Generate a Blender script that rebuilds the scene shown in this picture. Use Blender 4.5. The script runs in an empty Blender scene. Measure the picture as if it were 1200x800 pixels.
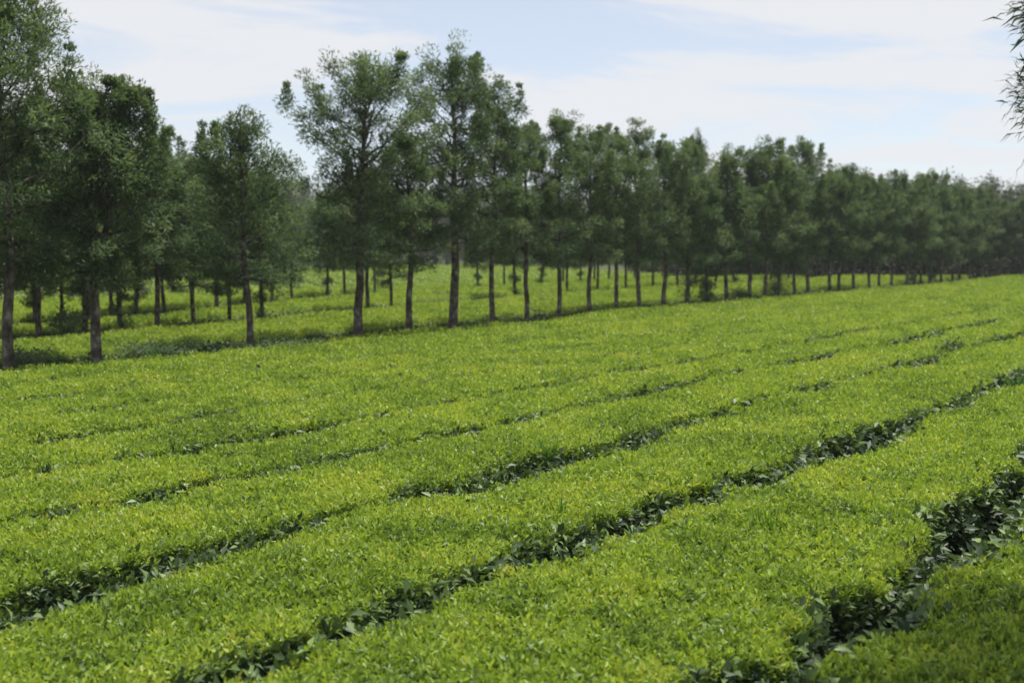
import bpy, math
import numpy as np

C = bpy.context.scene.collection
PI = math.pi
RA = math.radians
rng = np.random.default_rng(7)

# ------------------------------------------------------------------ layout
A = RA(36.076)                       # direction of the tea rows, measured from the view axis
E_ = np.array([math.sin(A), math.cos(A)])
N_ = np.array([math.cos(A), -math.sin(A)])
CAM_H = 3.1
TABLE = 0.70                         # height of the plucked tea surface


def xy(s, p):
    s = np.asarray(s, float); p = np.asarray(p, float)
    return s * E_[0] + p * N_[0], s * E_[1] + p * N_[1]


def sp(x, y):
    return x * E_[0] + y * E_[1], x * N_[0] + y * N_[1]


def smooth(a, b, v):
    t = np.clip((np.asarray(v, float) - a) / (b - a), 0, 1)
    return t * t * (3 - 2 * t)


# value noise (vectorised)
def _hash(ix, iy, seed):
    h = (ix.astype(np.int64) * 374761393 + iy.astype(np.int64) * 668265263 + seed * 974634777) & 0x7fffffff
    h = ((h ^ (h >> 13)) * 1274126177) & 0x7fffffff
    h = (h ^ (h >> 16)) & 0xffff
    return h / 65535.0


def vnoise(x, y, seed=0):
    x = np.asarray(x, float); y = np.asarray(y, float)
    x, y = np.broadcast_arrays(x, y)
    ix = np.floor(x); iy = np.floor(y)
    fx = x - ix; fy = y - iy
    fx = fx * fx * (3 - 2 * fx); fy = fy * fy * (3 - 2 * fy)
    a = _hash(ix, iy, seed); b = _hash(ix + 1, iy, seed)
    c = _hash(ix, iy + 1, seed); d = _hash(ix + 1, iy + 1, seed)
    return (a * (1 - fx) + b * fx) * (1 - fy) + (c * (1 - fx) + d * fx) * fy   # 0..1


def ground_z(x, y):
    """flat estate with a tea covered rise far behind on the left"""
    x = np.asarray(x, float); y = np.asarray(y, float)
    s, p = sp(x, y)
    t = smooth(45, 85, -p) * (1 - smooth(35, 85, s + 10))
    return 5.2 * t + 4.0 * smooth(80, 240, -p) + 3 * smooth(140, 400, y)


# ------------------------------------------------------------------ mesh helpers
def link(o, parent=None):
    C.objects.link(o)
    if parent is not None:
        o.parent = parent
    return o


def mesh_np(name, verts, faces, mat, attrs=None, smooth_shade=False):
    """faces: list of (n,k) int arrays"""
    me = bpy.data.meshes.new(name)
    verts = np.ascontiguousarray(verts, np.float32)
    me.vertices.add(len(verts)); me.vertices.foreach_set('co', verts.ravel())
    loops = np.concatenate([f.ravel() for f in faces]).astype(np.int32)
    sizes = np.concatenate([np.full(len(f), f.shape[1], np.int32) for f in faces])
    starts = np.concatenate([[0], np.cumsum(sizes)[:-1]]).astype(np.int32)
    me.loops.add(len(loops)); me.loops.foreach_set('vertex_index', loops)
    me.polygons.add(len(sizes)); me.polygons.foreach_set('loop_start', starts)
    me.polygons.foreach_set('loop_total', sizes)
    if smooth_shade:
        me.polygons.foreach_set('use_smooth', np.ones(len(sizes), bool))
    for k, v in (attrs or {}).items():
        at = me.attributes.new(k, 'FLOAT', 'POINT')
        at.data.foreach_set('value', np.ascontiguousarray(v, np.float32))
    me.update(calc_edges=True)
    me.materials.append(mat)
    return me


def obj(name, me, parent=None):
    return link(bpy.data.objects.new(name, me), parent)


def empty(name, loc):
    o = bpy.data.objects.new(name, None); o.location = loc; o.empty_display_size = .2
    return link(o)


def tag(o, label=None, cat=None, group=None, kind=None):
    if label: o['label'] = label
    if cat: o['category'] = cat
    if group: o['group'] = group
    if kind: o['kind'] = kind
    return o


def unit(v):
    return v / np.maximum(np.linalg.norm(v, axis=-1, keepdims=True), 1e-9)


def leaf_arrays(pos, d, L, W, tone, folded=True, roll=None, curl=0.15, r=rng):
    """blades as folded two-quad leaves or single quads. returns verts, quads, tone per vertex"""
    n = len(pos)
    d = unit(d)
    ref = unit(r.normal(size=(n, 3)) * .6 + np.array([0, 0, 1.0]))
    if roll is not None:
        ref = roll
    side = unit(np.cross(d, ref))
    nrm = np.cross(side, d)
    L = np.broadcast_to(np.asarray(L, float), (n,))[:, None]
    W = np.broadcast_to(np.asarray(W, float), (n,))[:, None]
    mid = pos + d * L * .48 + nrm * L * curl * .35
    tip = pos + d * L - nrm * L * curl
    l = mid + side * W * .5
    rr = mid - side * W * .5
    if folded:
        m = mid - nrm * W * .16
        v = np.stack([pos, l, m, rr, tip], 1).reshape(-1, 3)
        b = (np.arange(n) * 5)[:, None]
        q = np.concatenate([b + np.array([0, 2, 4, 1]), b + np.array([0, 3, 4, 2])])
        t = np.repeat(tone, 5)
    else:
        v = np.stack([pos, l, tip, rr], 1).reshape(-1, 3)
        b = (np.arange(n) * 4)[:, None]
        q = b + np.array([0, 3, 2, 1])
        t = np.repeat(tone, 4)
    return v, q, t


class Bag:
    """collects polygons for ONE mesh"""
    def __init__(self):
        self.v = []; self.f = {}; self.t = []; self.n = 0

    def add(self, v, q, t=None):
        self.v.append(np.asarray(v, float)); self.f.setdefault(q.shape[1], []).append(q + self.n)
        self.t.append(np.full(len(v), .5) if t is None else t); self.n += len(v)

    def tube(self, pts, rad, k=7, cap=True):
        pts = np.asarray(pts, float); rad = np.asarray(rad, float); n = len(pts)
        tan = unit(np.gradient(pts, axis=0))
        ref = np.where(np.abs(tan[:, 2:3]) > .9, np.array([[1., 0, 0]]), np.array([[0, 0, 1.]]))
        u = unit(np.cross(tan, ref)); w = np.cross(tan, u)
        an = np.arange(k) * 2 * PI / k
        ring = pts[:, None] + rad[:, None, None] * (np.cos(an)[None, :, None] * u[:, None] + np.sin(an)[None, :, None] * w[:, None])
        i = np.arange(n - 1)[:, None] * k; j = np.arange(k)[None]
        a = i + j; b = i + (j + 1) % k
        q = np.stack([a, b, b + k, a + k], -1).reshape(-1, 4)
        self.add(ring.reshape(-1, 3), q)

    def mesh(self, name, mat, smooth_shade=False):
        return mesh_np(name, np.concatenate(self.v), [np.concatenate(x) for x in self.f.values()], mat,
                       {'tone': np.concatenate(self.t)}, smooth_shade)


# ------------------------------------------------------------------ materials
def nodes(name):
    m = bpy.data.materials.new(name); m.use_nodes = True
    nt = m.node_tree; nt.nodes.clear()
    out = nt.nodes.new('ShaderNodeOutputMaterial')
    return m, nt, out


def ramp(nt, stops):
    r = nt.nodes.new('ShaderNodeValToRGB')
    e = r.color_ramp.elements
    while len(e) > 1: e.remove(e[0])
    e[0].position = stops[0][0]; e[0].color = (*stops[0][1], 1)
    for p, c in stops[1:]:
        x = e.new(p); x.color = (*c, 1)
    return r


def leaf_material(name, stops, rough=.42, spec=.5, trans=.4, tcol=(1.25, 1.25, .6), nscale=1.3, namp=.22):
    m, nt, out = nodes(name)
    N = nt.nodes.new; Lk = nt.links.new
    at = N('ShaderNodeAttribute'); at.attribute_name = 'tone'
    geo = N('ShaderNodeNewGeometry')
    no = N('ShaderNodeTexNoise'); no.inputs['Scale'].default_value = nscale; no.inputs['Detail'].default_value = 3
    Lk(geo.outputs['Position'], no.inputs['Vector'])
    ma = N('ShaderNodeMath'); ma.operation = 'MULTIPLY_ADD'
    Lk(no.outputs['Fac'], ma.inputs[0]); ma.inputs[1].default_value = namp * 2
    sb = N('ShaderNodeMath'); sb.operation = 'SUBTRACT'; Lk(at.outputs['Fac'], sb.inputs[0]); sb.inputs[1].default_value = namp
    Lk(sb.outputs[0], ma.inputs[2])
    cr = ramp(nt, stops); Lk(ma.outputs[0], cr.inputs[0])
    pb = N('ShaderNodeBsdfPrincipled')
    pb.inputs['Roughness'].default_value = rough
    pb.inputs['Specular IOR Level'].default_value = spec
    Lk(cr.outputs[0], pb.inputs['Base Color'])
    tr = N('ShaderNodeBsdfTranslucent')
    mx = N('ShaderNodeMix'); mx.data_type = 'RGBA'; mx.blend_type = 'MULTIPLY'; mx.inputs[0].default_value = 1
    Lk(cr.outputs[0], mx.inputs[6]); mx.inputs[7].default_value = (*tcol, 1)
    Lk(mx.outputs[2], tr.inputs['Color'])
    ms = N('ShaderNodeMixShader'); ms.inputs[0].default_value = trans
    Lk(pb.outputs[0], ms.inputs[1]); Lk(tr.outputs[0], ms.inputs[2])
    Lk(ms.outputs[0], out.inputs[0])
    return m


def plain_material(name, stops, scale=6, rough=.9, bump=.3, stretch=(1, 1, 1), bscale=None):
    m, nt, out = nodes(name)
    N = nt.nodes.new; Lk = nt.links.new
    tc = N('ShaderNodeTexCoord'); mp = N('ShaderNodeMapping'); mp.inputs['Scale'].default_value = stretch
    Lk(tc.outputs['Object'], mp.inputs[0])
    no = N('ShaderNodeTexNoise'); no.inputs['Scale'].default_value = scale; no.inputs['Detail'].default_value = 6
    Lk(mp.outputs[0], no.inputs['Vector'])
    cr = ramp(nt, stops); Lk(no.outputs['Fac'], cr.inputs[0])
    pb = N('ShaderNodeBsdfPrincipled'); pb.inputs['Roughness'].default_value = rough
    pb.inputs['Specular IOR Level'].default_value = .2
    Lk(cr.outputs[0], pb.inputs['Base Color'])
    n2 = N('ShaderNodeTexNoise'); n2.inputs['Scale'].default_value = bscale or scale * 4; n2.inputs['Detail'].default_value = 4
    Lk(mp.outputs[0], n2.inputs['Vector'])
    bp = N('ShaderNodeBump'); bp.inputs['Strength'].default_value = bump; bp.inputs['Distance'].default_value = .03
    Lk(n2.outputs['Fac'], bp.inputs['Height']); Lk(bp.outputs[0], pb.inputs['Normal'])
    Lk(pb.outputs[0], out.inputs[0])
    return m


M_SHOOT = leaf_material('young_tea_leaf', [(0.0, (.040, .080, .016)), (.35, (.142, .230, .030)), (.62, (.264, .368, .046)),
                                           (.85, (.350, .415, .066)), (1.0, (.36, .37, .06))], rough=.50, spec=.36, trans=.42, nscale=.55, namp=.10)
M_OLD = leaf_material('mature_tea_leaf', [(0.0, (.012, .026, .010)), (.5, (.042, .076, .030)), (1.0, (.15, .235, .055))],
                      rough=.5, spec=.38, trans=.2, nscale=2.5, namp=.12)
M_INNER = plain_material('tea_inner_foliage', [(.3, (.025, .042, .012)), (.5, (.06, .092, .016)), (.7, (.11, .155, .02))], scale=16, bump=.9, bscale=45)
M_CROWN = leaf_material('tree_leaf', [(0.0, (.036, .055, .028)), (.5, (.088, .140, .076)), (1.0, (.160, .215, .112))],
                        rough=.6, spec=.25, trans=.42, nscale=.7, namp=.16)
M_FAR = leaf_material('far_leaf', [(0.0, (.030, .045, .022)), (.5, (.050, .076, .038)), (1.0, (.085, .112, .052))],
                      rough=.55, trans=.25, nscale=.25, namp=.25)
M_BARK = plain_material('bark', [(.34, (.030, .025, .020)), (.48, (.075, .063, .051)), (.56, (.11, .097, .082)), (.64, (.20, .19, .165))], scale=6.5, bump=1.0, stretch=(1, 1, .8), bscale=30)
M_SOIL = plain_material('soil', [(.35, (.030, .052, .014)), (.52, (.050, .065, .022)), (.72, (.060, .050, .030))], scale=.5, bump=.5)
M_WEED = leaf_material('weed_leaf', [(0.0, (.03, .09, .015)), (.5, (.06, .17, .02)), (1.0, (.10, .23, .03))], rough=.45, trans=.45, nscale=3, namp=.1)

# ------------------------------------------------------------------ rows of tea
def T1(s): return -22.0 + .25 * np.sin(np.asarray(s, float) * .11) - .012 * np.asarray(s, float)
def T2(s): return -28.2 - .15 * np.clip(np.asarray(s, float) - 17, 0, 30)
def T3(s): return -33.0 - .33 * np.clip(np.asarray(s, float) - 21, 0, 24)
def T4(s): return 0 * np.asarray(s, float) - 45.5


def wob(s, k, amp=.11):
    return amp * 2 * (vnoise(np.asarray(s, float) * .33 + 31 * k, k * 7.3, 5) - .5) + amp * .8 * (vnoise(np.asarray(s, float) * 1.3, k * 3.1, 6) - .5)


def mix_lines(f, g, t): return lambda s: f(s) * (1 - t) + g(s) * t


GR = []      # (centre line, mean half width, opening threshold, depth)
GR.append((lambda s: -0.35 + 0 * np.asarray(s, float), .30, .3, .6))
GR.append((lambda s: -2.42 - .035 * np.asarray(s, float), .50, .95, .64))
GR.append((lambda s: -5.2 + 0 * np.asarray(s, float), .38, .85, .60))
GR.append((lambda s: -7.38 - .012 * np.asarray(s, float), .33, .88, .54))
GR.append((lambda s: -9.5 - .006 * np.asarray(s, float), .28, .80, .48))
GR.append((lambda s: -11.3 - .008 * np.asarray(s, float), .26, .74, .45))
for i, t in enumerate((.18, .36, .53, .70, .86)):
    GR.append((mix_lines(GR[5][0], T1, t), .21, .58, .40))
IT1 = len(GR); GR.append((T1, 1.25, 1.4, .66))
for t in (.33, .66): GR.append((mix_lines(T1, T2, t), .17, .35, .35))
IT2 = len(GR); GR.append((T2, 1.2, 1.4, .66))
for t in (.33, .66): GR.append((mix_lines(T2, T3, t), .17, .35, .35))
IT3 = len(GR); GR.append((T3, 1.2, 1.4, .66))
for t in (.33, .66): GR.append((mix_lines(T3, T4, t), .17, .3, .35))
GR.append((T4, .75, 1.4, .66))
NG = len(GR)


def centre(k, s): return GR[k][0](s) + wob(s, k)


def groove(k, s):
    """half width and depth of gap k along the row"""
    s = np.asarray(s, float)
    n = .6 * vnoise(s * .55 + 17 * k, k * 1.7, 11) + .4 * vnoise(s * 1.7, k * 2.9, 12)      # 0..1
    op = smooth(0, 1, (n - (.66 - .5 * GR[k][2])) / .42)
    w = GR[k][1] * (.45 + .75 * n) * (.52 + .48 * op)
    return w, GR[k][3] * (.42 + .58 * op)


def tea_h(x, y, k):
    """surface of the tea between gap k and gap k+1 at x, y; also how deep in a gap the point is (0..1)"""
    s, p = sp(x, y)
    h = TABLE + .05 * (vnoise(x * .9, y * .9, 21) - .5) + .07 * (vnoise(x * .28, y * .28, 22) - .5) + .05 * (vnoise(x * 3.1, y * 3.1, 23) - .5)
    drop = np.zeros_like(h)
    for g in (k, k + 1):
        w = np.zeros_like(h); de = np.zeros_like(h); c = np.zeros_like(h)
        for kk in np.unique(g):
            m = g == kk
            w[m], de[m] = groove(int(kk), s[m]); c[m] = centre(int(kk), s[m])
        d = np.abs(p - c)
        d = d + .16 * (vnoise(x * 1.9, y * 1.9, 24) - .5) + .14 * (vnoise(x * 6.5, y * 6.5, 25) - .5)
        near_side = p > c
        prof = 1 - smooth(.40, 1.05, d / w)
        soft = np.where(near_side, .10, .04) * np.clip(de / .5, .3, 1) * (1 - smooth(.2, 1.0, d / (w + .55)))
        drop = np.maximum(drop, de * prof + soft)
    return h - drop + ground_z(x, y), np.clip(drop / .5, 0, 1)


def row_of(x, y):
    s, p = sp(x, y)
    k = np.full(len(s), -1)
    for g in range(NG):
        k = np.where(p < centre(g, s), g, k)
    return k


TEA_END = 87.0
# --- scatter of shoots over the visible field
def density(z): return np.where(z < 10, 1000.0, 1000.0 * (10 / z) ** 1.42)
def lsize(z): return np.where(z < 10, 1.0, (z / 10) ** .36)


zz = np.linspace(5.2, TEA_END + 6, 3000)
wid = 2 * (.46 * zz + 1.1)
cum = np.concatenate([[0], np.cumsum(.5 * (density(zz[1:]) * wid[1:] + density(zz[:-1]) * wid[:-1]) * np.diff(zz))])
NS = int(cum[-1])
Y = np.interp(rng.random(NS) * cum[-1], cum, zz)
X = (rng.random(NS) * 2 - 1) * (.46 * Y + 1.1)
K = row_of(X, Y)
ok = (K >= 0) & (K < NG - 1)
end = TEA_END + 1.2 * (vnoise(X * .4, Y * 0, 33) - .5) - 4 * smooth(28, 36, X) * 0
ok &= Y < end
X, Y, K = X[ok], Y[ok], K[ok]
H, D = tea_h(X, Y, K)
# more leaves on the steep sides of the gaps
xs, ys = [X], [Y]
for g in range(1, IT1 + 1):
    ss = rng.uniform(0, 100, 26000 if g < 6 else 9000)
    ww, _ = groove(g, ss)
    pp = centre(g, ss) + ww * rng.uniform(.45, 1.08, len(ss)) * np.where(rng.random(len(ss)) < .5, -1, 1)
    ex, ey = xy(ss, pp)
    kp = (ey > 5.2) & (ey < 60) & (np.abs(ex) < .46 * ey + 1.1) & (rng.random(len(ss)) < np.clip(14 / np.maximum(ey, 1), 0, 1) ** 1.1)
    xs.append(ex[kp]); ys.append(ey[kp])
X = np.concatenate(xs); Y = np.concatenate(ys); K = row_of(X, Y)
ok = (K >= 0) & (K < NG - 1); X, Y, K = X[ok], Y[ok], K[ok]
H, D = tea_h(X, Y, K)
NS = len(X)
bush = vnoise(X * 1.25, Y * 1.25, 41)
fine = vnoise(X * 5, Y * 5, 42)
BIG = lsize(Y)

# leaves hanging on the steep side walls of the gaps: (row, x, y, z, outward)
WL = []
for g in range(1, IT1 + 1):
    nwl = 30000 if g < 6 else 12000
    ss = rng.uniform(0, 100, nwl)
    sg = np.where(rng.random(nwl) < .6, -1, 1)              # -1: far hedge, whose wall faces the viewer
    ww, de = groove(g, ss)
    q = rng.random(nwl)
    pp = centre(g, ss) + sg * ww * (1.06 - .38 * q)
    ex, ey = xy(ss, pp)
    kp = (ey > 5.2) & (ey < 60) & (np.abs(ex) < .46 * ey + 1.1) & (rng.random(nwl) < np.clip(13 / np.maximum(ey, 1), 0, 1) ** 1.2)
    ez = TABLE - .05 - de * (.95 * q + .15 * (rng.random(nwl) - .5))
    WL.append(np.stack([np.where(sg < 0, g, g - 1), ex, ey, ez, -sg * 1.0, q], 1)[kp])     # p grows towards the viewer
WL = np.concatenate(WL)

ROW_LABELS = [
    "clipped tea hedge filling the bottom right corner, nearest to the viewer",
    "broad clipped tea hedge running along the bottom edge between the two widest dark gaps",
    "bright green tea hedge starting low on the left edge, just past the widest leafy gap",
    "clipped tea hedge behind the tall grass tuft, middle of the foreground hedges",
    "yellow green tea hedge between two thin dark gaps in the middle of the field",
    "tea hedge just beyond the last clearly broken dark gap of the open field",
    "tea hedge past the middle of the open field, its gaps almost closed",
    "smooth tea hedge of the open field, fifth before the front tree line",
    "smooth tea hedge of the open field, third before the front tree line",
    "tea hedge one short of the hedge that edges the front tree line",
    "tea hedge directly in front of the front line of tree trunks",
]
hedges = []
for k in range(NG - 1):
    # base surface
    cs, cp = [], []
    s = -60.0 if k > IT1 else -12.0
    slist = []
    while s < 112:
        p = float(GR[k][0](s)); x, y = xy(s, p)
        if y > TEA_END: break
        if y > 3.0 and x > -(.62 * y + 4):
            slist.append(s)
        s += max(.10, .016 * max(float(y), 3))
    slist = np.array(slist)
    near = max(4.0, float(xy(slist, GR[k][0](slist))[1].min()))
    nq = 28 if k <= 5 else (18 if k <= 10 else 14)
    q = np.linspace(0, 1, nq)
    # more columns close to the gaps
    q = q + .055 * np.sin(2 * PI * q * 1.0) * -1
    q = np.clip(q, 0, 1)
    S = np.repeat(slist[:, None], nq, 1)
    P = centre(k, S) * (1 - q) + centre(k + 1, S) * q
    x, y = xy(S, P)
    kk = np.full(x.size, k)
    h, dd = tea_h(x.ravel(), y.ravel(), kk)
    h = h - .045 - .02 * vnoise(x.ravel() * 9, y.ravel() * 9, 51)
    o = np.array(xy(slist[len(slist) // 2], .5 * (centre(k, slist[len(slist) // 2]) + centre(k + 1, slist[len(slist) // 2]))))
    V = np.stack([x.ravel() - o[0], y.ravel() - o[1], h], 1)
    ns = len(slist)
    i = np.arange(ns - 1)[:, None] * nq; j = np.arange(nq - 1)[None]
    a = i + j
    F = np.stack([a, a + nq, a + nq + 1, a + 1], -1).reshape(-1, 4)
    root = empty('tea_hedge', (o[0], o[1], 0))
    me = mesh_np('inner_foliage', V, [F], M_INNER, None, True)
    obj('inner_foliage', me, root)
    # leaves
    m = K == k
    bag = Bag(); old = Bag()
    x, y, h, d, b, f, bg = X[m], Y[m], H[m], D[m], bush[m], fine[m], BIG[m]
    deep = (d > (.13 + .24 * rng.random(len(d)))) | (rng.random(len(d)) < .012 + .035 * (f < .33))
    for sel, isold in ((~deep, False), (deep, True)):
        if not sel.any(): continue
        for lod in range(2):
            z = y[sel]
            ls = (z < 17) if lod == 0 else (z >= 17)
            if not ls.any(): continue
            px, py, ph, pb_, pf, pg, pd = (u[sel][ls] for u in (x, y, h, b, f, bg, d))
            n = len(px)
            nl = (5 if lod == 0 else 3)
            if isold: nl = 3 if lod == 0 else 2
            tone_s = np.clip(0.51 + .34 * (pb_ - .5) + .28 * (pf - .5) + .09 * rng.normal(size=n), .05, 1.0)
            up = (rng.random(n) * .08 - .01) * pg
            az0 = rng.random(n) * 2 * PI
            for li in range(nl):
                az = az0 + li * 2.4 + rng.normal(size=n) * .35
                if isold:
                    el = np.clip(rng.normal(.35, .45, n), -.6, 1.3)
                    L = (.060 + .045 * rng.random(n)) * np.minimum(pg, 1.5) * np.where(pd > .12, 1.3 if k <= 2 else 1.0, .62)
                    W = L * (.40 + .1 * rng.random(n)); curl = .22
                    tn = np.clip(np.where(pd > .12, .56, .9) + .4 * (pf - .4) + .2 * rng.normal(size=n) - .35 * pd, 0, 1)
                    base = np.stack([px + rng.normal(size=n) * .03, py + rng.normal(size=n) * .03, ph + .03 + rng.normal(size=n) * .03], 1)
                else:
                    top = li == 0
                    el = np.clip(rng.normal(1.2 if top else .72, .28, n), .0, 1.55)
                    L = (.030 + .027 * rng.random(n)) * pg * (1.0 if top else 1.1)
                    W = L * (.36 + .16 * rng.random(n)); curl = .14
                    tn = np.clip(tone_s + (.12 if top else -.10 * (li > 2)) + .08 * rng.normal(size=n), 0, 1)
                    base = np.stack([px, py, ph - .02 + up - .012 * li * pg], 1)
                dvec = np.stack([np.cos(az) * np.cos(el), np.sin(az) * np.cos(el), np.sin(el)], 1)
                base[:, 0] -= o[0]; base[:, 1] -= o[1]
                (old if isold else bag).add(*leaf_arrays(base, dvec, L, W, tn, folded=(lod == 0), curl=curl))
    wl = WL[WL[:, 0] == k]
    if len(wl):
        n = len(wl)
        sz = np.minimum(lsize(wl[:, 2]), 1.5)
        for li in range(2):
            az = math.atan2(N_[1], N_[0]) + np.where(wl[:, 4] > 0, 0, PI) + rng.normal(size=n) * .9
            el = rng.normal(.25, .55, n)
            dv = np.stack([np.cos(az) * np.cos(el), np.sin(az) * np.cos(el), np.sin(el)], 1)
            L = (.055 + .045 * rng.random(n)) * sz * (1.25 if k <= 2 else 1.0)
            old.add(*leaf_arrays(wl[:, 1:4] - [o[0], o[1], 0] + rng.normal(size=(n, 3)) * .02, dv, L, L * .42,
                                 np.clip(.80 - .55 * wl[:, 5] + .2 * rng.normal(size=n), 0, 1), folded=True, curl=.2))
    if bag.n: obj('young_shoots', bag.mesh('young_shoots', M_SHOOT), root)
    if old.n: obj('mature_leaves', old.mesh('mature_leaves', M_OLD), root)
    if k < len(ROW_LABELS):
        tag(root, ROW_LABELS[k], 'tea hedge', 'clipped tea hedges of the open field')
    elif k < IT2:
        tag(root, 'band of clipped tea seen between the front and second lines of trunks', 'tea hedge', 'tea hedges between the first and second tree lines')
    elif k < IT3:
        tag(root, 'band of clipped tea seen between the second and third lines of trunks', 'tea hedge', 'tea hedges between the second and third tree lines')
    else:
        tag(root, 'distant band of clipped tea behind the third line of trunks', 'tea hedge', 'tea hedges beyond the third tree line')
    hedges.append(root)

# tea on the rise behind the third tree line: narrow hedges running up the slope
DIRH = np.array([-.35, .937])
for i in range(60):
    s0 = -6 + i * 2.0
    bx, by = xy(s0, -46.2)
    if bx < -.62 * by - 4: continue
    L = 48.0
    if bx > 14: continue
    n = 30
    t = np.linspace(0, L, n)
    prof = np.array([-.62, -.52, -.3, 0, .3, .52, .62]); ph = np.array([.05, .45, .58, .62, .58, .45, .05])
    px = bx + DIRH[0] * t[:, None] + prof[None] * DIRH[1] * 1.0
    py = by + DIRH[1] * t[:, None] - prof[None] * DIRH[0]
    pz = ground_z(px, py) + ph[None] + .08 * (vnoise(px * 1.5, py * 1.5, 61) - .5)
    V = np.stack([px - bx, py - by, pz], -1).reshape(-1, 3)
    a = np.arange(n - 1)[:, None] * 7 + np.arange(6)[None]
    F = np.stack([a, a + 1, a + 8, a + 7], -1).reshape(-1, 4)
    root = empty('slope_tea_hedge', (bx, by, 0))
    obj('inner_foliage', mesh_np('inner_foliage', V, [F], M_INNER, None, True), root)
    nn = 1500
    tt = rng.random(nn) * L; w = (rng.random(nn) * 2 - 1) * .58
    qx = bx + DIRH[0] * tt + w * DIRH[1]; qy = by + DIRH[1] * tt - w * DIRH[0]
    qz = ground_z(qx, qy) + np.interp(w, prof, ph)
    az = rng.random(nn) * 2 * PI; el = rng.normal(.7, .3, nn)
    dv = np.stack([np.cos(az) * np.cos(el), np.sin(az) * np.cos(el), np.sin(el)], 1)
    bag = Bag()
    bag.add(*leaf_arrays(np.stack([qx - bx, qy - by, qz], 1), dv, .17, .075, np.clip(.5 + .15 * rng.normal(size=nn), 0, 1), folded=False))
    obj('young_shoots', bag.mesh('young_shoots', M_SHOOT), root)
    tag(root, 'narrow tea hedge running up the distant slope on the left behind the trunks', 'tea hedge', 'tea hedges on the distant slope')

# ------------------------------------------------------------------ ground
gx = np.concatenate([np.linspace(-900, -100, 14)[:-1], np.linspace(-100, 130, 70), np.linspace(130, 900, 14)[1:]])
gy = np.concatenate([np.linspace(-300, -10, 6)[:-1], np.linspace(-10, 260, 80), np.linspace(260, 1500, 14)[1:]])
GX, GY = np.meshgrid(gx, gy)
nx = len(gx)
a = np.arange(len(gy) - 1)[:, None] * nx + np.arange(nx - 1)[None]
F = np.stack([a, a + 1, a + nx + 1, a + nx], -1).reshape(-1, 4)
tag(obj('ground', mesh_np('ground', np.stack([GX.ravel(), GY.ravel(), ground_z(GX, GY).ravel()], 1), [F], M_SOIL, None, True)), kind='structure')


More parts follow.
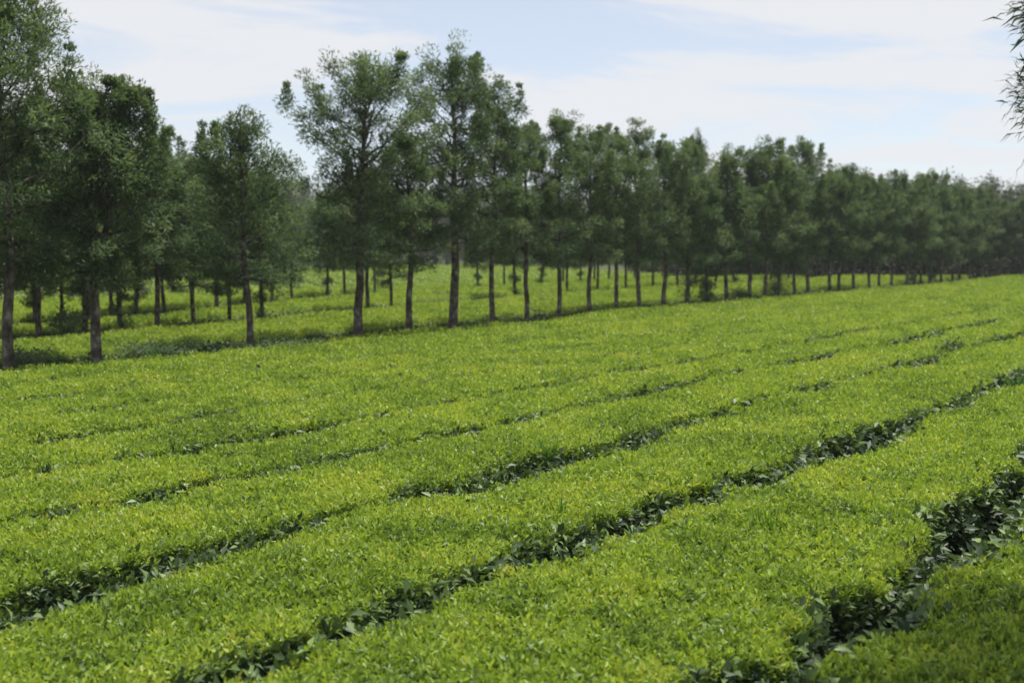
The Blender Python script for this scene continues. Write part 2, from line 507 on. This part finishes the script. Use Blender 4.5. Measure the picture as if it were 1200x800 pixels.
# ------------------------------------------------------------------ trees
def build_tree(seed, H, R, clear, tr, limbs=34, lean=(0, 0), fork=None, leafn=88, lsz=.72, wide=.32, spires=3, low=0, gaps=.0):
    """one tree as (trunk mesh, crown mesh); trunk foot at the origin"""
    r = np.random.default_rng(seed)
    wood = Bag(); leaf = Bag()
    n = 12
    t = np.linspace(0, 1, n)
    wv = np.cumsum(r.normal(size=(n, 2)) * .035 * H / 8, axis=0)
    wv -= wv[0]
    path = np.stack([wv[:, 0] + lean[0] * t ** 1.3, wv[:, 1] + lean[1] * t ** 1.3, t * H * .96], 1)
    rad = tr * (1 - t) ** .75 + .012
    rad[0] *= 1.25
    path[0, 2] -= .15
    wood.tube(path, rad, 9)
    leaders = [(path, 0.0, 1.0)]
    if fork:
        z0, dx, dy, top = fork
        f0 = np.array([np.interp(z0, path[:, 2], path[:, i]) for i in range(3)])
        tt = np.linspace(0, 1, 9)
        fp = f0 + np.stack([dx * np.sin(tt * PI / 2), dy * np.sin(tt * PI / 2), (top - z0) * tt], 1)
        fp[1:, :2] += r.normal(size=(8, 2)) * .03
        wood.tube(fp, tr * .62 * (1 - tt) ** .8 + .012, 8)
        leaders.append((fp, .12, .7))

    def prof(v):
        return np.where(v < wide, .80 + .20 * v / wide, np.clip(1 - (v - wide) / (1.02 - wide), 0, 1) ** .92 * .92 + .08)

    cl_c, cl_r, cl_d, cl_t = [], [], [], []
    ga = r.random() * 6
    for (pa, off, sc) in leaders:
        ztop = pa[-1, 2]; nl = int(limbs * sc)
        for k in range(nl):
            v = ((k + r.random()) / nl) ** 1.0
            z = clear + v * (ztop - clear) * .93
            if z < pa[0, 2]: continue
            b = np.array([np.interp(z, pa[:, 2], pa[:, i]) for i in range(3)])
            ga += 2.4 + r.normal() * .4
            L = R * prof((z - clear) / (H - clear)) * r.uniform(.55, 1.25) * (sc ** .3)
            if r.random() < gaps: L *= .45
            el = RA(r.uniform(2, 22) + 34 * v - 26 * max(0, .3 - v) / .3)
            d = np.array([math.cos(ga) * math.cos(el), math.sin(ga) * math.cos(el), math.sin(el)])
            tt = np.linspace(0, 1, 6)
            lp = b + d * L * tt[:, None] + np.array([0, 0, 1.0]) * (L * (.28 * tt ** 2 - (.12 if v < .25 else 0) * tt))[:, None]
            lp[1:] += r.normal(size=(5, 3)) * .03 * L
            wood.tube(lp, (.010 + .030 * (1 - v)) * (tr / .1) ** .5 * (1 - tt) + .006, 5)
            m = max(1, int(L * (4.8 if v < .5 else 4.8) + r.random()))
            u0 = .26 if v < .4 else .26 + .28 * min(1, (v - .4) / .3)
            if .35 < v < .92 and r.random() < .42:            # upright leading shoots at the end of a bough
                hs = min(r.uniform(.30, .65) * (.4 + .5 * R), max(.02, H - .25 - lp[-1, 2]))
                for q in range(4):
                    f = q / 3
                    cl_c.append(lp[-1] + np.array([r.normal() * .03, r.normal() * .03, hs * f])); cl_r.append(.19 - .09 * f)
                    cl_d.append(np.array([0, 0, 1.4])); cl_t.append(r.uniform(.4, .85))
            for q in range(m):
                u = u0 + (1.02 - u0) * (q + r.random()) / m
                c = np.array([np.interp(u, tt, lp[:, i]) for i in range(3)])
                sidev = unit(np.cross(d, [0, 0, 1.0]))
                c = c + sidev * r.normal() * .20 * L + np.array([0, 0, r.normal() * .10])
                cl_c.append(c); cl_r.append(r.uniform(.15, .30) * (.75 + .25 * R)); cl_d.append(d); cl_t.append(r.uniform(.2, .8))
    for (pa, off, sc) in leaders:
        for q in range(spires * 3):
            z = pa[-1, 2] + r.uniform(-.9, .32) * (.5 + R * .5)
            b = np.array([np.interp(z, pa[:, 2], pa[:, i]) for i in range(2)])
            cl_c.append(np.array([b[0] + r.normal() * .11, b[1] + r.normal() * .11, z])); cl_r.append(r.uniform(.12, .22))
            cl_d.append(np.array([0, 0, 1.0])); cl_t.append(r.uniform(.4, .8))
    for q in range(low):
        z = r.uniform(.35, 1.0) * clear
        an = r.random() * 6.28
        c = np.array([math.cos(an) * .3 * r.random(), math.sin(an) * .3 * r.random(), z])
        cl_c.append(c + path[1] * 0); cl_r.append(r.uniform(.14, .25)); cl_d.append(np.array([math.cos(an), math.sin(an), .2])); cl_t.append(r.uniform(.4, .9))
    c = np.array(cl_c); cr = np.array(cl_r); cd = np.array(cl_d); ct = np.array(cl_t)
    N = len(c)
    idx = np.repeat(np.arange(N), leafn)
    g = r.normal(size=(len(idx), 3)); g *= (r.random((len(idx), 1)) ** .35) / np.linalg.norm(g, axis=1, keepdims=True)
    pos = c[idx] + g * cr[idx, None] * np.where(ct[idx, None] > 2, 1, np.array([1.1, 1.1, .85]))
    dv = unit(g * .8 + cd[idx] * .55 + r.normal(size=(len(idx), 3)) * .55 + np.array([0, 0, .12]))
    L = r.uniform(.10, .20, len(idx)) * lsz
    W = L * r.uniform(.22, .34, len(idx))
    tn = np.clip(ct[idx] + .10 * r.normal(size=len(idx)), 0, 1)
    leaf.add(*leaf_arrays(pos - dv * L[:, None] * .4, dv, L, W, tn, folded=False, curl=.12, r=r))
    return wood.mesh('trunk', M_BARK, True), leaf.mesh('crown', M_CROWN)


def place(name, meshes, x, y, label, group, cat='tree', rot=0.0, sc=1.0, scz=None, zoff=0.0):
    root = empty(name, (x, y, float(ground_z(x, y)) + zoff))
    root.rotation_euler = (0, 0, rot)
    root.scale = (sc, sc, scz or sc)
    a = obj('trunk', meshes[0], root); b = obj('crown', meshes[1], root)
    tag(root, label, cat, group)
    return root


def at_px(px, line):
    """point on a tree line seen along the photograph's column px"""
    u = (px - 600) / 1400.0
    lo, hi = -40.0, 160.0
    for _ in range(60):
        s = .5 * (lo + hi); x, y = xy(s, line(s))
        if y < 1 or x / y < u: lo = s
        else: hi = s
    return xy(s, line(s))


FRONT = 'trees of the front line'
# px, height over the tea, crown radius, clear trunk, trunk radius, kwargs, label
front = [
    (5, 7.9, 1.72, 1.9, .115, dict(limbs=54, wide=.42, leafn=88), 'tallest dark tree at the left edge, its top cut off by the frame'),
    (110, 5.8, 1.22, 1.8, .120, dict(limbs=36, wide=.42, fork=(2.3, .75, .1, 6.3), spires=4), 'fork trunked tree with two leafy tops near the left edge'),
    (291, 5.45, 1.22, 1.55, .090, dict(limbs=36, wide=.30), 'single rounded tree with a wide gap in the line on either side'),
    (420, 6.95, 1.62, 2.3, .135, dict(limbs=48, wide=.52, gaps=.15), 'tall spreading tree with a bare thick trunk left of the tallest middle tree'),
    (477, 5.4, 1.15, 2.0, .105, dict(limbs=32, wide=.35), 'shorter tree squeezed between the two tallest middle trees'),
    (530, 8.15, 1.48, 2.6, .150, dict(limbs=50, wide=.46, gaps=.12), 'tallest tree in the middle, thick trunk and pointed airy top'),
    (577, 7.4, 1.12, 2.2, .090, dict(limbs=38, wide=.40, lean=(.25, 0)), 'narrow tree leaning its top right beside the tallest middle tree'),
    (615, 6.2, 1.15, 2.1, .085, dict(limbs=36, wide=.42), 'dark slim tree second to the right of the tallest middle tree'),
    (655, 6.7, 1.15, 2.0, .085, dict(limbs=36, wide=.42), 'thin straight tree with a pair of tufts on top, centre right of the front line'),
    (690, 6.4, 1.12, 2.0, .085, dict(limbs=36, wide=.42), 'slim tree with drooping low foliage right of the pair of tufts'),
    (722, 6.6, 1.10, 2.0, .085, dict(limbs=36, wide=.42), 'dark trunked tree standing clear of its neighbours, centre right'),
    (750, 6.9, 1.15, 1.9, .090, dict(limbs=36, wide=.42), 'tree with a tall thin spire, right of centre in the front line'),
    (777, 6.5, 1.15, 2.0, .100, dict(limbs=36, wide=.42), 'pale barked tree right of the thin spire tree'),
    (806, 6.5, 1.20, 1.7, .100, dict(limbs=36, low=5), 'grey barked tree with yellowish leaves beside the sprouting trunk'),
    (828, 5.2, 1.05, .8, .070, dict(limbs=32, low=16), 'small tree sprouting leaves right down its stem'),
]
seed = 100
for px, h, R, cl, tr, kw, lab in front:
    seed += 1
    x, y = at_px(px, T1)
    place('windbreak_tree', build_tree(seed, h + .7, R * 1.27, cl + .62, tr * .92, **kw), x, y, lab, FRONT)

kinds = []
for i in range(9):
    r = np.random.default_rng(500 + i)
    kinds.append(build_tree(300 + i, 7.0, r.uniform(1.35, 1.65), r.uniform(2.15, 2.7), .08, limbs=38, wide=r.uniform(.34, .48), leafn=64, lsz=.85,
                            low=(10 if i in (2, 6) else 0), gaps=.1))
px = 852.0
tops = {880: 6.6, 915: 6.3, 958: 7.4}
while px < 1168:
    x, y = at_px(px, T1)
    if y > 85: break
    i = int(rng.integers(0, 9))
    h = 6.3 + rng.normal() * .45
    for q, hv in tops.items():
        if abs(px - q) < 9: h = hv
    lab = 'slender leafy tree in the crowded far right half of the front line'
    if abs(px - 958) < 9: lab = 'taller pointed tree rising out of the far right half of the front line'
    place('windbreak_tree', kinds[i], x + rng.normal() * .1, y + rng.normal() * .1, lab, FRONT, rot=rng.random() * 6.28, sc=(h + .7) / 7.0 * rng.uniform(.97, 1.08), scz=(h + .7) / 7.0)
    px = 1620 - 1 / (1 / (1620 - px) + .40e-4 * rng.uniform(.85, 1.15))

# second and third lines
G2 = 'trees of the second line'; G3 = 'trees of the third line'
L2 = 'thin trunked tree of the second line, behind the front line of trunks'
L3 = 'small looking tree of the third line, far behind the front trunks'
row2 = [-60, -8, 45, 95, 142, 185, 227, 267, 305, 430, 458, 603, 665, 700, 735, 765, 795, 815, 838, 860, 882, 903, 925, 945, 965, 985, 1005, 1022, 1040, 1058, 1075]
for px in row2:
    x, y = at_px(px, T2)
    if y > 84: break
    h = 5.4 + rng.normal() * .4
    lab = L2
    if px == 815: h = 8.9; lab = 'very tall tree whose dark round top rises over the front line right of centre'
    if px in (267, 458): h = 4.6
    if px == 227: h = 5.0
    place('windbreak_tree', kinds[int(rng.integers(0, 9))], x, y, lab, G2, rot=rng.random() * 6.28, sc=(h + .7) / 7.0 * (.62 if px == 815 else 1.05), scz=(h + .7) / 7.0)
row3 = [-90, -55, -20, 8, 36, 72, 103, 129, 160, 192, 225, 255, 285, 318, 341, 384, 406, 440, 560, 590, 635, 661, 680, 697, 713, 745, 775, 800, 825, 850, 875, 900, 925, 950, 975]
for px in row3:
    x, y = at_px(px, T3)
    h = 4.9 + rng.normal() * .4
    place('windbreak_tree', kinds[int(rng.integers(0, 9))], x, y, L3, G3, rot=rng.random() * 6.28, sc=(h + .7) / 7.0 * 1.1, scz=(h + .7) / 7.0)

# trees at the edge of the wood on the right, behind the end of the tea field
GW = 'trees along the edge of the far wood'
for i in range(26):
    x = 20 + i * 1.35 + rng.normal() * .3; y = 88.6 + rng.normal() * .5
    h = 6.9 + rng.normal() * .5
    place('windbreak_tree', kinds[int(rng.integers(0, 9))], x, y, 'dark tree with a thin pale trunk at the edge of the far right wood', GW,
          rot=rng.random() * 6.28, sc=h / 7.0 * 1.1, scz=h / 7.0)


# ------------------------------------------------------------------ far wood: one mass
def woods():
    r = np.random.default_rng(77)
    pts = []
    for _ in range(900):                                     # right, close behind the field's end
        x = r.uniform(12, 95); y = r.uniform(91, 135)
        pts.append((x, y, r.uniform(6.0, 8.0) + .012 * (y - 90)))
    for _ in range(1100):                                    # behind the slope
        s = r.uniform(-40, 190); p = r.uniform(-150, -88)
        x, y = xy(s, p)
        if x > 12 and y < 140: continue
        pts.append((x, y, r.uniform(7.5, 11.5)))
    leaf = Bag(); wood = Bag()
    for (x, y, h) in pts:
        if abs(x) > .62 * y + 10: continue
        z = float(ground_z(x, y))
        conif = r.random() < .18
        R = r.uniform(1.0, 1.7) * (.7 if conif else 1)
        if conif: h *= 1.12
        wood.tube([(x, y, z - .2), (x, y, z + h * .5), (x, y, z + h * .95)], [.14, .09, .02], 5)
        m = 44
        v = r.random(m) ** .85
        an = r.random(m) * 6.28
        pr = (1 - v) ** .8 if conif else np.where(v < .35, .8 + .2 * v / .35, np.clip(1 - (v - .35) / .68, 0, 1) ** .6)
        rr = R * pr * np.sqrt(r.uniform(.25, 1, m)) + .08
        c = np.stack([x + np.cos(an) * rr, y + np.sin(an) * rr, z + h * (.06 + .94 * v)], 1)
        k = 20
        idx = np.repeat(np.arange(m), k)
        g = r.normal(size=(len(idx), 3)) * .22
        pos = c[idx] + g
        dv = unit(g + r.normal(size=g.shape) * .2 + np.array([0, 0, .08]))
        L = r.uniform(.18, .34, len(idx)); W = L * r.uniform(.3, .45, len(idx))
        tn = np.clip(np.repeat(r.uniform(.15, .8, m), k) + .1 * r.normal(size=len(idx)), 0, 1)
        leaf.add(*leaf_arrays(pos, dv, L, W, tn, folded=False, r=r))
    root = empty('distant_wood', (0, 100, 0))
    a = obj('trunks', wood.mesh('trunks', M_BARK, True), root); b = obj('crowns', leaf.mesh('crowns', M_FAR), root)
    a.location = b.location = (0, -100, 0)
    tag(root, 'dark mass of distant woodland closing the view behind the tea', 'woodland', None, 'stuff')


woods()

# ------------------------------------------------------------------ overhanging tree on the right, only its leaf tips are in the picture
def overhang():
    r = np.random.default_rng(9)
    H = 9.4
    wood = Bag(); leaf = Bag()
    t = np.linspace(0, 1, 10)
    path = np.stack([.1 * np.sin(t * 5), .08 * np.cos(t * 4) - .08, t * H], 1); path[0, 2] -= .2
    wood.tube(path, .13 * (1 - t) ** .7 + .012, 9)
    tips = []
    for k in range(48):  # wide, dense crown out of view, shaped to shade the near right corner
        v = (k + r.random()) / 48
        z = 4.9 + v * (H - 5.1)
        an = k * 2.4 + r.normal() * .3
        L = 2.9 * (1 - .7 * v) * r.uniform(.7, 1.0)
        d = np.array([math.cos(an), math.sin(an), .25 + .4 * v])
        b = np.array([np.interp(z, path[:, 2], path[:, i]) for i in range(3)])
        tt = np.linspace(0, 1, 6)
        lp = b + d * L * tt[:, None]
        wood.tube(lp, .022 * (1 - tt) + .005, 5)
        for q in range(11):
            u = r.uniform(.25, 1)
            tips.append((b + d * L * u + r.normal(size=3) * .22, d))
    # the two sprays that reach into the frame
    tips += [(np.array(q) - np.array([OX, OY, 0]), np.array([-1, -.1, e])) for q, e in SPRAYS]
    for q, e in SPRAYS:
        end = np.array(q) - np.array([OX, OY, 0])
        b = np.array([0, 0, end[2] - .5])
        tt = np.linspace(0, 1, 6)
        wood.tube(b + (end - b) * tt[:, None] + np.array([0, 0, .1]) * np.sin(tt * PI)[:, None], .02 * (1 - tt) + .004, 5)
    # lower clumps that would hang into view on the field side are dropped
    keep = []
    for q in tips[:-4]:
        wx, wy, wz = q[0][0] + OX, q[0][1] + OY, q[0][2]
        if wx - .30 > .435 * wy or wz > 3.1 + .215 * wy + .35: keep.append(q)
    tips = keep + tips[-4:]
    for q, e in SPRAYS:
        end = np.array(q) - np.array([OX, OY, 0]); b = np.array([0, 0, end[2] - .5])
        for u in (.35, .5, .62, .74, .84):
            for _ in range(2):
                tips.insert(0, (b + (end - b) * u + r.normal(size=3) * .06 + [0, 0, .08], np.array([-1, .1, .1])))
    c = np.array([q[0] for q in tips]); cd = unit(np.array([q[1] for q in tips]))
    cnt = np.full(len(c), 90); cnt[-4:] = 130
    idx = np.repeat(np.arange(len(c)), cnt)
    g = r.normal(size=(len(idx), 3)) * np.where(idx >= len(c) - 4, .062, .13)[:, None]
    dv = unit(g * 4 + cd[idx] * .5 + r.normal(size=g.shape) * .25)
    L = r.uniform(.08, .17, len(idx)) * np.where(idx >= len(c) - 4, .62, 1); W = L * r.uniform(.10, .17, len(idx))
    leaf.add(*leaf_arrays(c[idx] + g, dv, L, W, np.clip(r.normal(.5, .2, len(idx)), 0, 1), folded=True, curl=.25, r=r))
    root = empty('overhanging_tree', (OX, OY, 0))
    obj('trunk', wood.mesh('trunk', M_BARK, True), root); obj('crown', leaf.mesh('crown', M_CROWN), root)
    tag(root, 'feathery tree tips entering at the top right corner against the sky', 'tree')


OX, OY = 5.0, 8.2
# world points on the rays of the photograph's columns and rows (two sprays at real distance)
SPRAYS = [((3.40, 7.9, 4.56), .15), ((3.385, 7.9, 4.13), .1), ((3.41, 7.9, 4.02), -.1), ((3.43, 7.95, 4.70), .3)]
overhang()


# ------------------------------------------------------------------ weeds and shrubs
def gpx(px, py, h):
    """foot point, on a plane h above ground, of a place in the photograph"""
    th = math.atan(115 / 1400)
    d = np.array([(px - 600) / 1400, 1.0, -(py - 400) / 1400])
    yy = d[1] * math.cos(th) + d[2] * math.sin(th); zz_ = -d[1] * math.sin(th) + d[2] * math.cos(th)
    t = (h - CAM_H) / zz_
    return d[0] * t, yy * t


def grass_tuft(x, y, hgt, n, label, seed):
    r = np.random.default_rng(seed)
    an = r.random(n) * 6.28; el = r.uniform(1.0, 1.5, n)
    pos = np.stack([np.cos(an) * .04, np.sin(an) * .04, np.full(n, .55)], 1) * r.uniform(.5, 1, (n, 1)) ** np.array([1, 1, 0])
    dv = np.stack([np.cos(an) * np.cos(el), np.sin(an) * np.cos(el), np.sin(el)], 1)
    b = Bag(); b.add(*leaf_arrays(pos, dv, hgt * r.uniform(.6, 1.1, n) + .1, r.uniform(.012, .022, n), np.clip(r.normal(.5, .2, n), 0, 1), folded=True, curl=.2, r=r))
    o = obj('grass_tuft', b.mesh('grass_tuft', M_WEED)); o.location = (x, y, float(ground_z(x, y)))
    tag(o, label, 'weed', 'tall weeds standing out of the tea')


tufts = [(640, 528, .26, 26, 'upright green grass tuft sticking out of the tea in the middle of the field'),
         (648, 602, .24, 22, 'green grass tuft in the tea directly below the middle of the picture'),
         (898, 618, .24, 40, 'broad green grass tuft in the tea beside the lower right dark gap'),
         (1190, 452, .30, 30, 'green grass tuft at the right edge of the tea field'),
         (180, 420, .40, 30, 'low grassy tuft at the foot of the front line near the forked tree')]
for i, (px, py, hh, n, lab) in enumerate(tufts):
    x, y = gpx(px, py, TABLE); grass_tuft(float(x), float(y), hh, n, lab, 40 + i)


def shrub(px, py, w, hgt, label, seed, mat=None, base=.45):
    x, y = gpx(px, py, TABLE)
    r = np.random.default_rng(seed)
    root = empty('shrub', (float(x), float(y), float(ground_z(x, y))))
    wd = Bag(); lf = Bag()
    cs = []
    for k in range(7):
        an = r.random() * 6.28; q = w * .5 * math.sqrt(r.random())
        end = np.array([math.cos(an) * q, math.sin(an) * q, base + hgt * r.uniform(.5, 1)])
        wd.tube(np.array([[0, 0, -.05], end * [.4, .4, .5], end]), [.02, .014, .006], 5)
        for _ in range(4): cs.append(end * [1, 1, 1] + r.normal(size=3) * [w * .12, w * .12, hgt * .16])
    c = np.array(cs); idx = np.repeat(np.arange(len(c)), 40)
    g = r.normal(size=(len(idx), 3)) * np.array([w * .12, w * .12, hgt * .13])
    dv = unit(g + r.normal(size=g.shape) * .1 + np.array([0, 0, .08]))
    L = r.uniform(.06, .12, len(idx))
    lf.add(*leaf_arrays(c[idx] + g, dv, L, L * .4, np.clip(r.normal(.5, .2, len(idx)), 0, 1), folded=True, r=r))
    obj('stem', wd.mesh('stem', M_BARK), root); obj('foliage', lf.mesh('foliage', mat or M_CROWN), root)
    tag(root, label, 'shrub', 'shrubs standing out of the tea')


shrub(30, 423, 1.1, .35, 'low dark shrub at the foot of the left edge tree', 61)
shrub(84, 392, .8, .75, 'round dark shrub just left of the forked tree, in the second line', 62)
shrub(330, 408, 1.8, .30, 'low spreading dark shrub under the gap right of the rounded tree', 63)
shrub(188, 411, 1.4, .35, 'low dark shrub in the gap between the forked tree and the rounded tree', 64)
shrub(1113, 410, .55, .28, 'dark tea bush standing proud in a gap near the right edge', 65, M_OLD)
shrub(642, 354, .5, .30, 'tiny dark shrub seen between trunks in the middle of the tea behind', 66)
shrub(515, 346, .7, .35, 'small dark shrub seen just left of the thick middle trunk', 67)
shrub(868, 349, .9, .55, 'leafy shrub at the foot of the front line right of the sprouting tree', 68)
shrub(913, 345, 1.0, .8, 'taller leafy shrub among the far right trunks of the front line', 69)

# ------------------------------------------------------------------ sky, sun
SUN_EL, SUN_AZ = RA(73), RA(42)          # azimuth clockwise from the view axis
w = bpy.data.worlds.new('World'); bpy.context.scene.world = w; w.use_nodes = True
nt = w.node_tree; nt.nodes.clear()
N = nt.nodes.new; Lk = nt.links.new
out = N('ShaderNodeOutputWorld'); bg = N('ShaderNodeBackground'); bg.inputs['Strength'].default_value = .10
sky = N('ShaderNodeTexSky'); sky.sky_type = 'NISHITA'; sky.sun_disc = False
sky.sun_elevation = SUN_EL; sky.sun_rotation = SUN_AZ; sky.air_density = 1.0; sky.dust_density = 1.5; sky.altitude = 1800
tc = N('ShaderNodeTexCoord'); sx = N('ShaderNodeSeparateXYZ'); Lk(tc.outputs['Generated'], sx.inputs[0])


def math_n(op, a, b=None, c=None):
    n = N('ShaderNodeMath'); n.operation = op
    for i, v in enumerate((a, b, c)):
        if v is None: continue
        if isinstance(v, (int, float)): n.inputs[i].default_value = v
        else: Lk(v, n.inputs[i])
    return n.outputs[0]


zc = math_n('MAXIMUM', math_n('ADD', sx.outputs[2], .10), .03)
u = math_n('DIVIDE', sx.outputs[0], zc); v = math_n('DIVIDE', sx.outputs[1], zc)
cb = N('ShaderNodeCombineXYZ'); Lk(u, cb.inputs[0]); Lk(v, cb.inputs[1])
mp = N('ShaderNodeMapping'); mp.inputs['Scale'].default_value = (.62, .80, 1); mp.inputs['Location'].default_value = (9.1, 2.6, 0)
mp.inputs['Rotation'].default_value = (0, 0, RA(-32))
Lk(cb.outputs[0], mp.inputs[0])
n1 = N('ShaderNodeTexNoise'); n1.inputs['Scale'].default_value = 1.15; n1.inputs['Detail'].default_value = 10; n1.inputs['Roughness'].default_value = .60; n1.inputs['Distortion'].default_value = .9
Lk(mp.outputs[0], n1.inputs['Vector'])
# more cloud to the right of the view and to the far left, a clear lane between
az = math_n('DIVIDE', sx.outputs[0], math_n('MAXIMUM', sx.outputs[1], .05))
lane = math_n('POWER', math_n('MULTIPLY', math_n('ADD', az, .10), 5.0), 2.0)
bias = math_n('MULTIPLY', math_n('SUBTRACT', math_n('MINIMUM', lane, 1.0), .45), .15)
cl = math_n('ADD', n1.outputs['Fac'], bias)
mr = N('ShaderNodeMapRange'); mr.interpolation_type = 'SMOOTHSTEP'
mr.inputs['From Min'].default_value = .46; mr.inputs['From Max'].default_value = .60
Lk(cl, mr.inputs['Value'])
mx = N('ShaderNodeMix'); mx.data_type = 'RGBA'
Lk(math_n('MULTIPLY_ADD', mr.outputs[0], .42, .53), mx.inputs[0])
Lk(sky.outputs[0], mx.inputs[6]); mx.inputs[7].default_value = (5.55, 5.62, 5.8, 1)
Lk(mx.outputs[2], bg.inputs['Color']); Lk(bg.outputs[0], out.inputs[0])

sd = bpy.data.lights.new('sun', 'SUN'); sd.energy = 4.4; sd.angle = RA(.53); sd.color = (1, .95, .87)
so = link(bpy.data.objects.new('sun', sd))
from mathutils import Vector
dirn = Vector((math.sin(SUN_AZ) * math.cos(SUN_EL), math.cos(SUN_AZ) * math.cos(SUN_EL), math.sin(SUN_EL)))
so.rotation_euler = dirn.to_track_quat('Z', 'Y').to_euler(); so.location = (0, 0, 30)

# ------------------------------------------------------------------ thin air
hv = np.array([[x, y, z] for z in (-1.2, 28) for (x, y) in ((-930, -330), (930, -330), (930, 1530), (-930, 1530))], float)
hf = np.array([[0, 3, 2, 1], [4, 5, 6, 7], [0, 1, 5, 4], [1, 2, 6, 5], [2, 3, 7, 6], [3, 0, 4, 7]])
hm, hnt, hout = nodes('haze')
pv = hnt.nodes.new('ShaderNodeVolumePrincipled'); pv.inputs['Density'].default_value = .00032
pv.inputs['Color'].default_value = (.86, .92, 1, 1); pv.inputs['Anisotropy'].default_value = .1
hnt.links.new(pv.outputs[0], hout.inputs['Volume'])
tag(obj('haze', mesh_np('haze', hv, [hf], hm)), kind='stuff')

# ------------------------------------------------------------------ camera
cd = bpy.data.cameras.new('camera'); co = link(bpy.data.objects.new('camera', cd))
co.location = (0, 0, CAM_H); co.rotation_euler = (RA(90) - math.atan(115 / 1400), 0, 0)
cd.sensor_width = 36; cd.lens = 42; cd.clip_start = .1; cd.clip_end = 4000
cd.dof.use_dof = True; cd.dof.focus_distance = 11.5; cd.dof.aperture_fstop = 1.5
sc = bpy.context.scene
sc.camera = co
sc.view_settings.view_transform = 'Standard'; sc.view_settings.look = 'None'
sc.view_settings.exposure = 0.6; sc.view_settings.gamma = 1
sc.cycles.max_bounces = 8; sc.cycles.transparent_max_bounces = 4
print('shoots', NS)
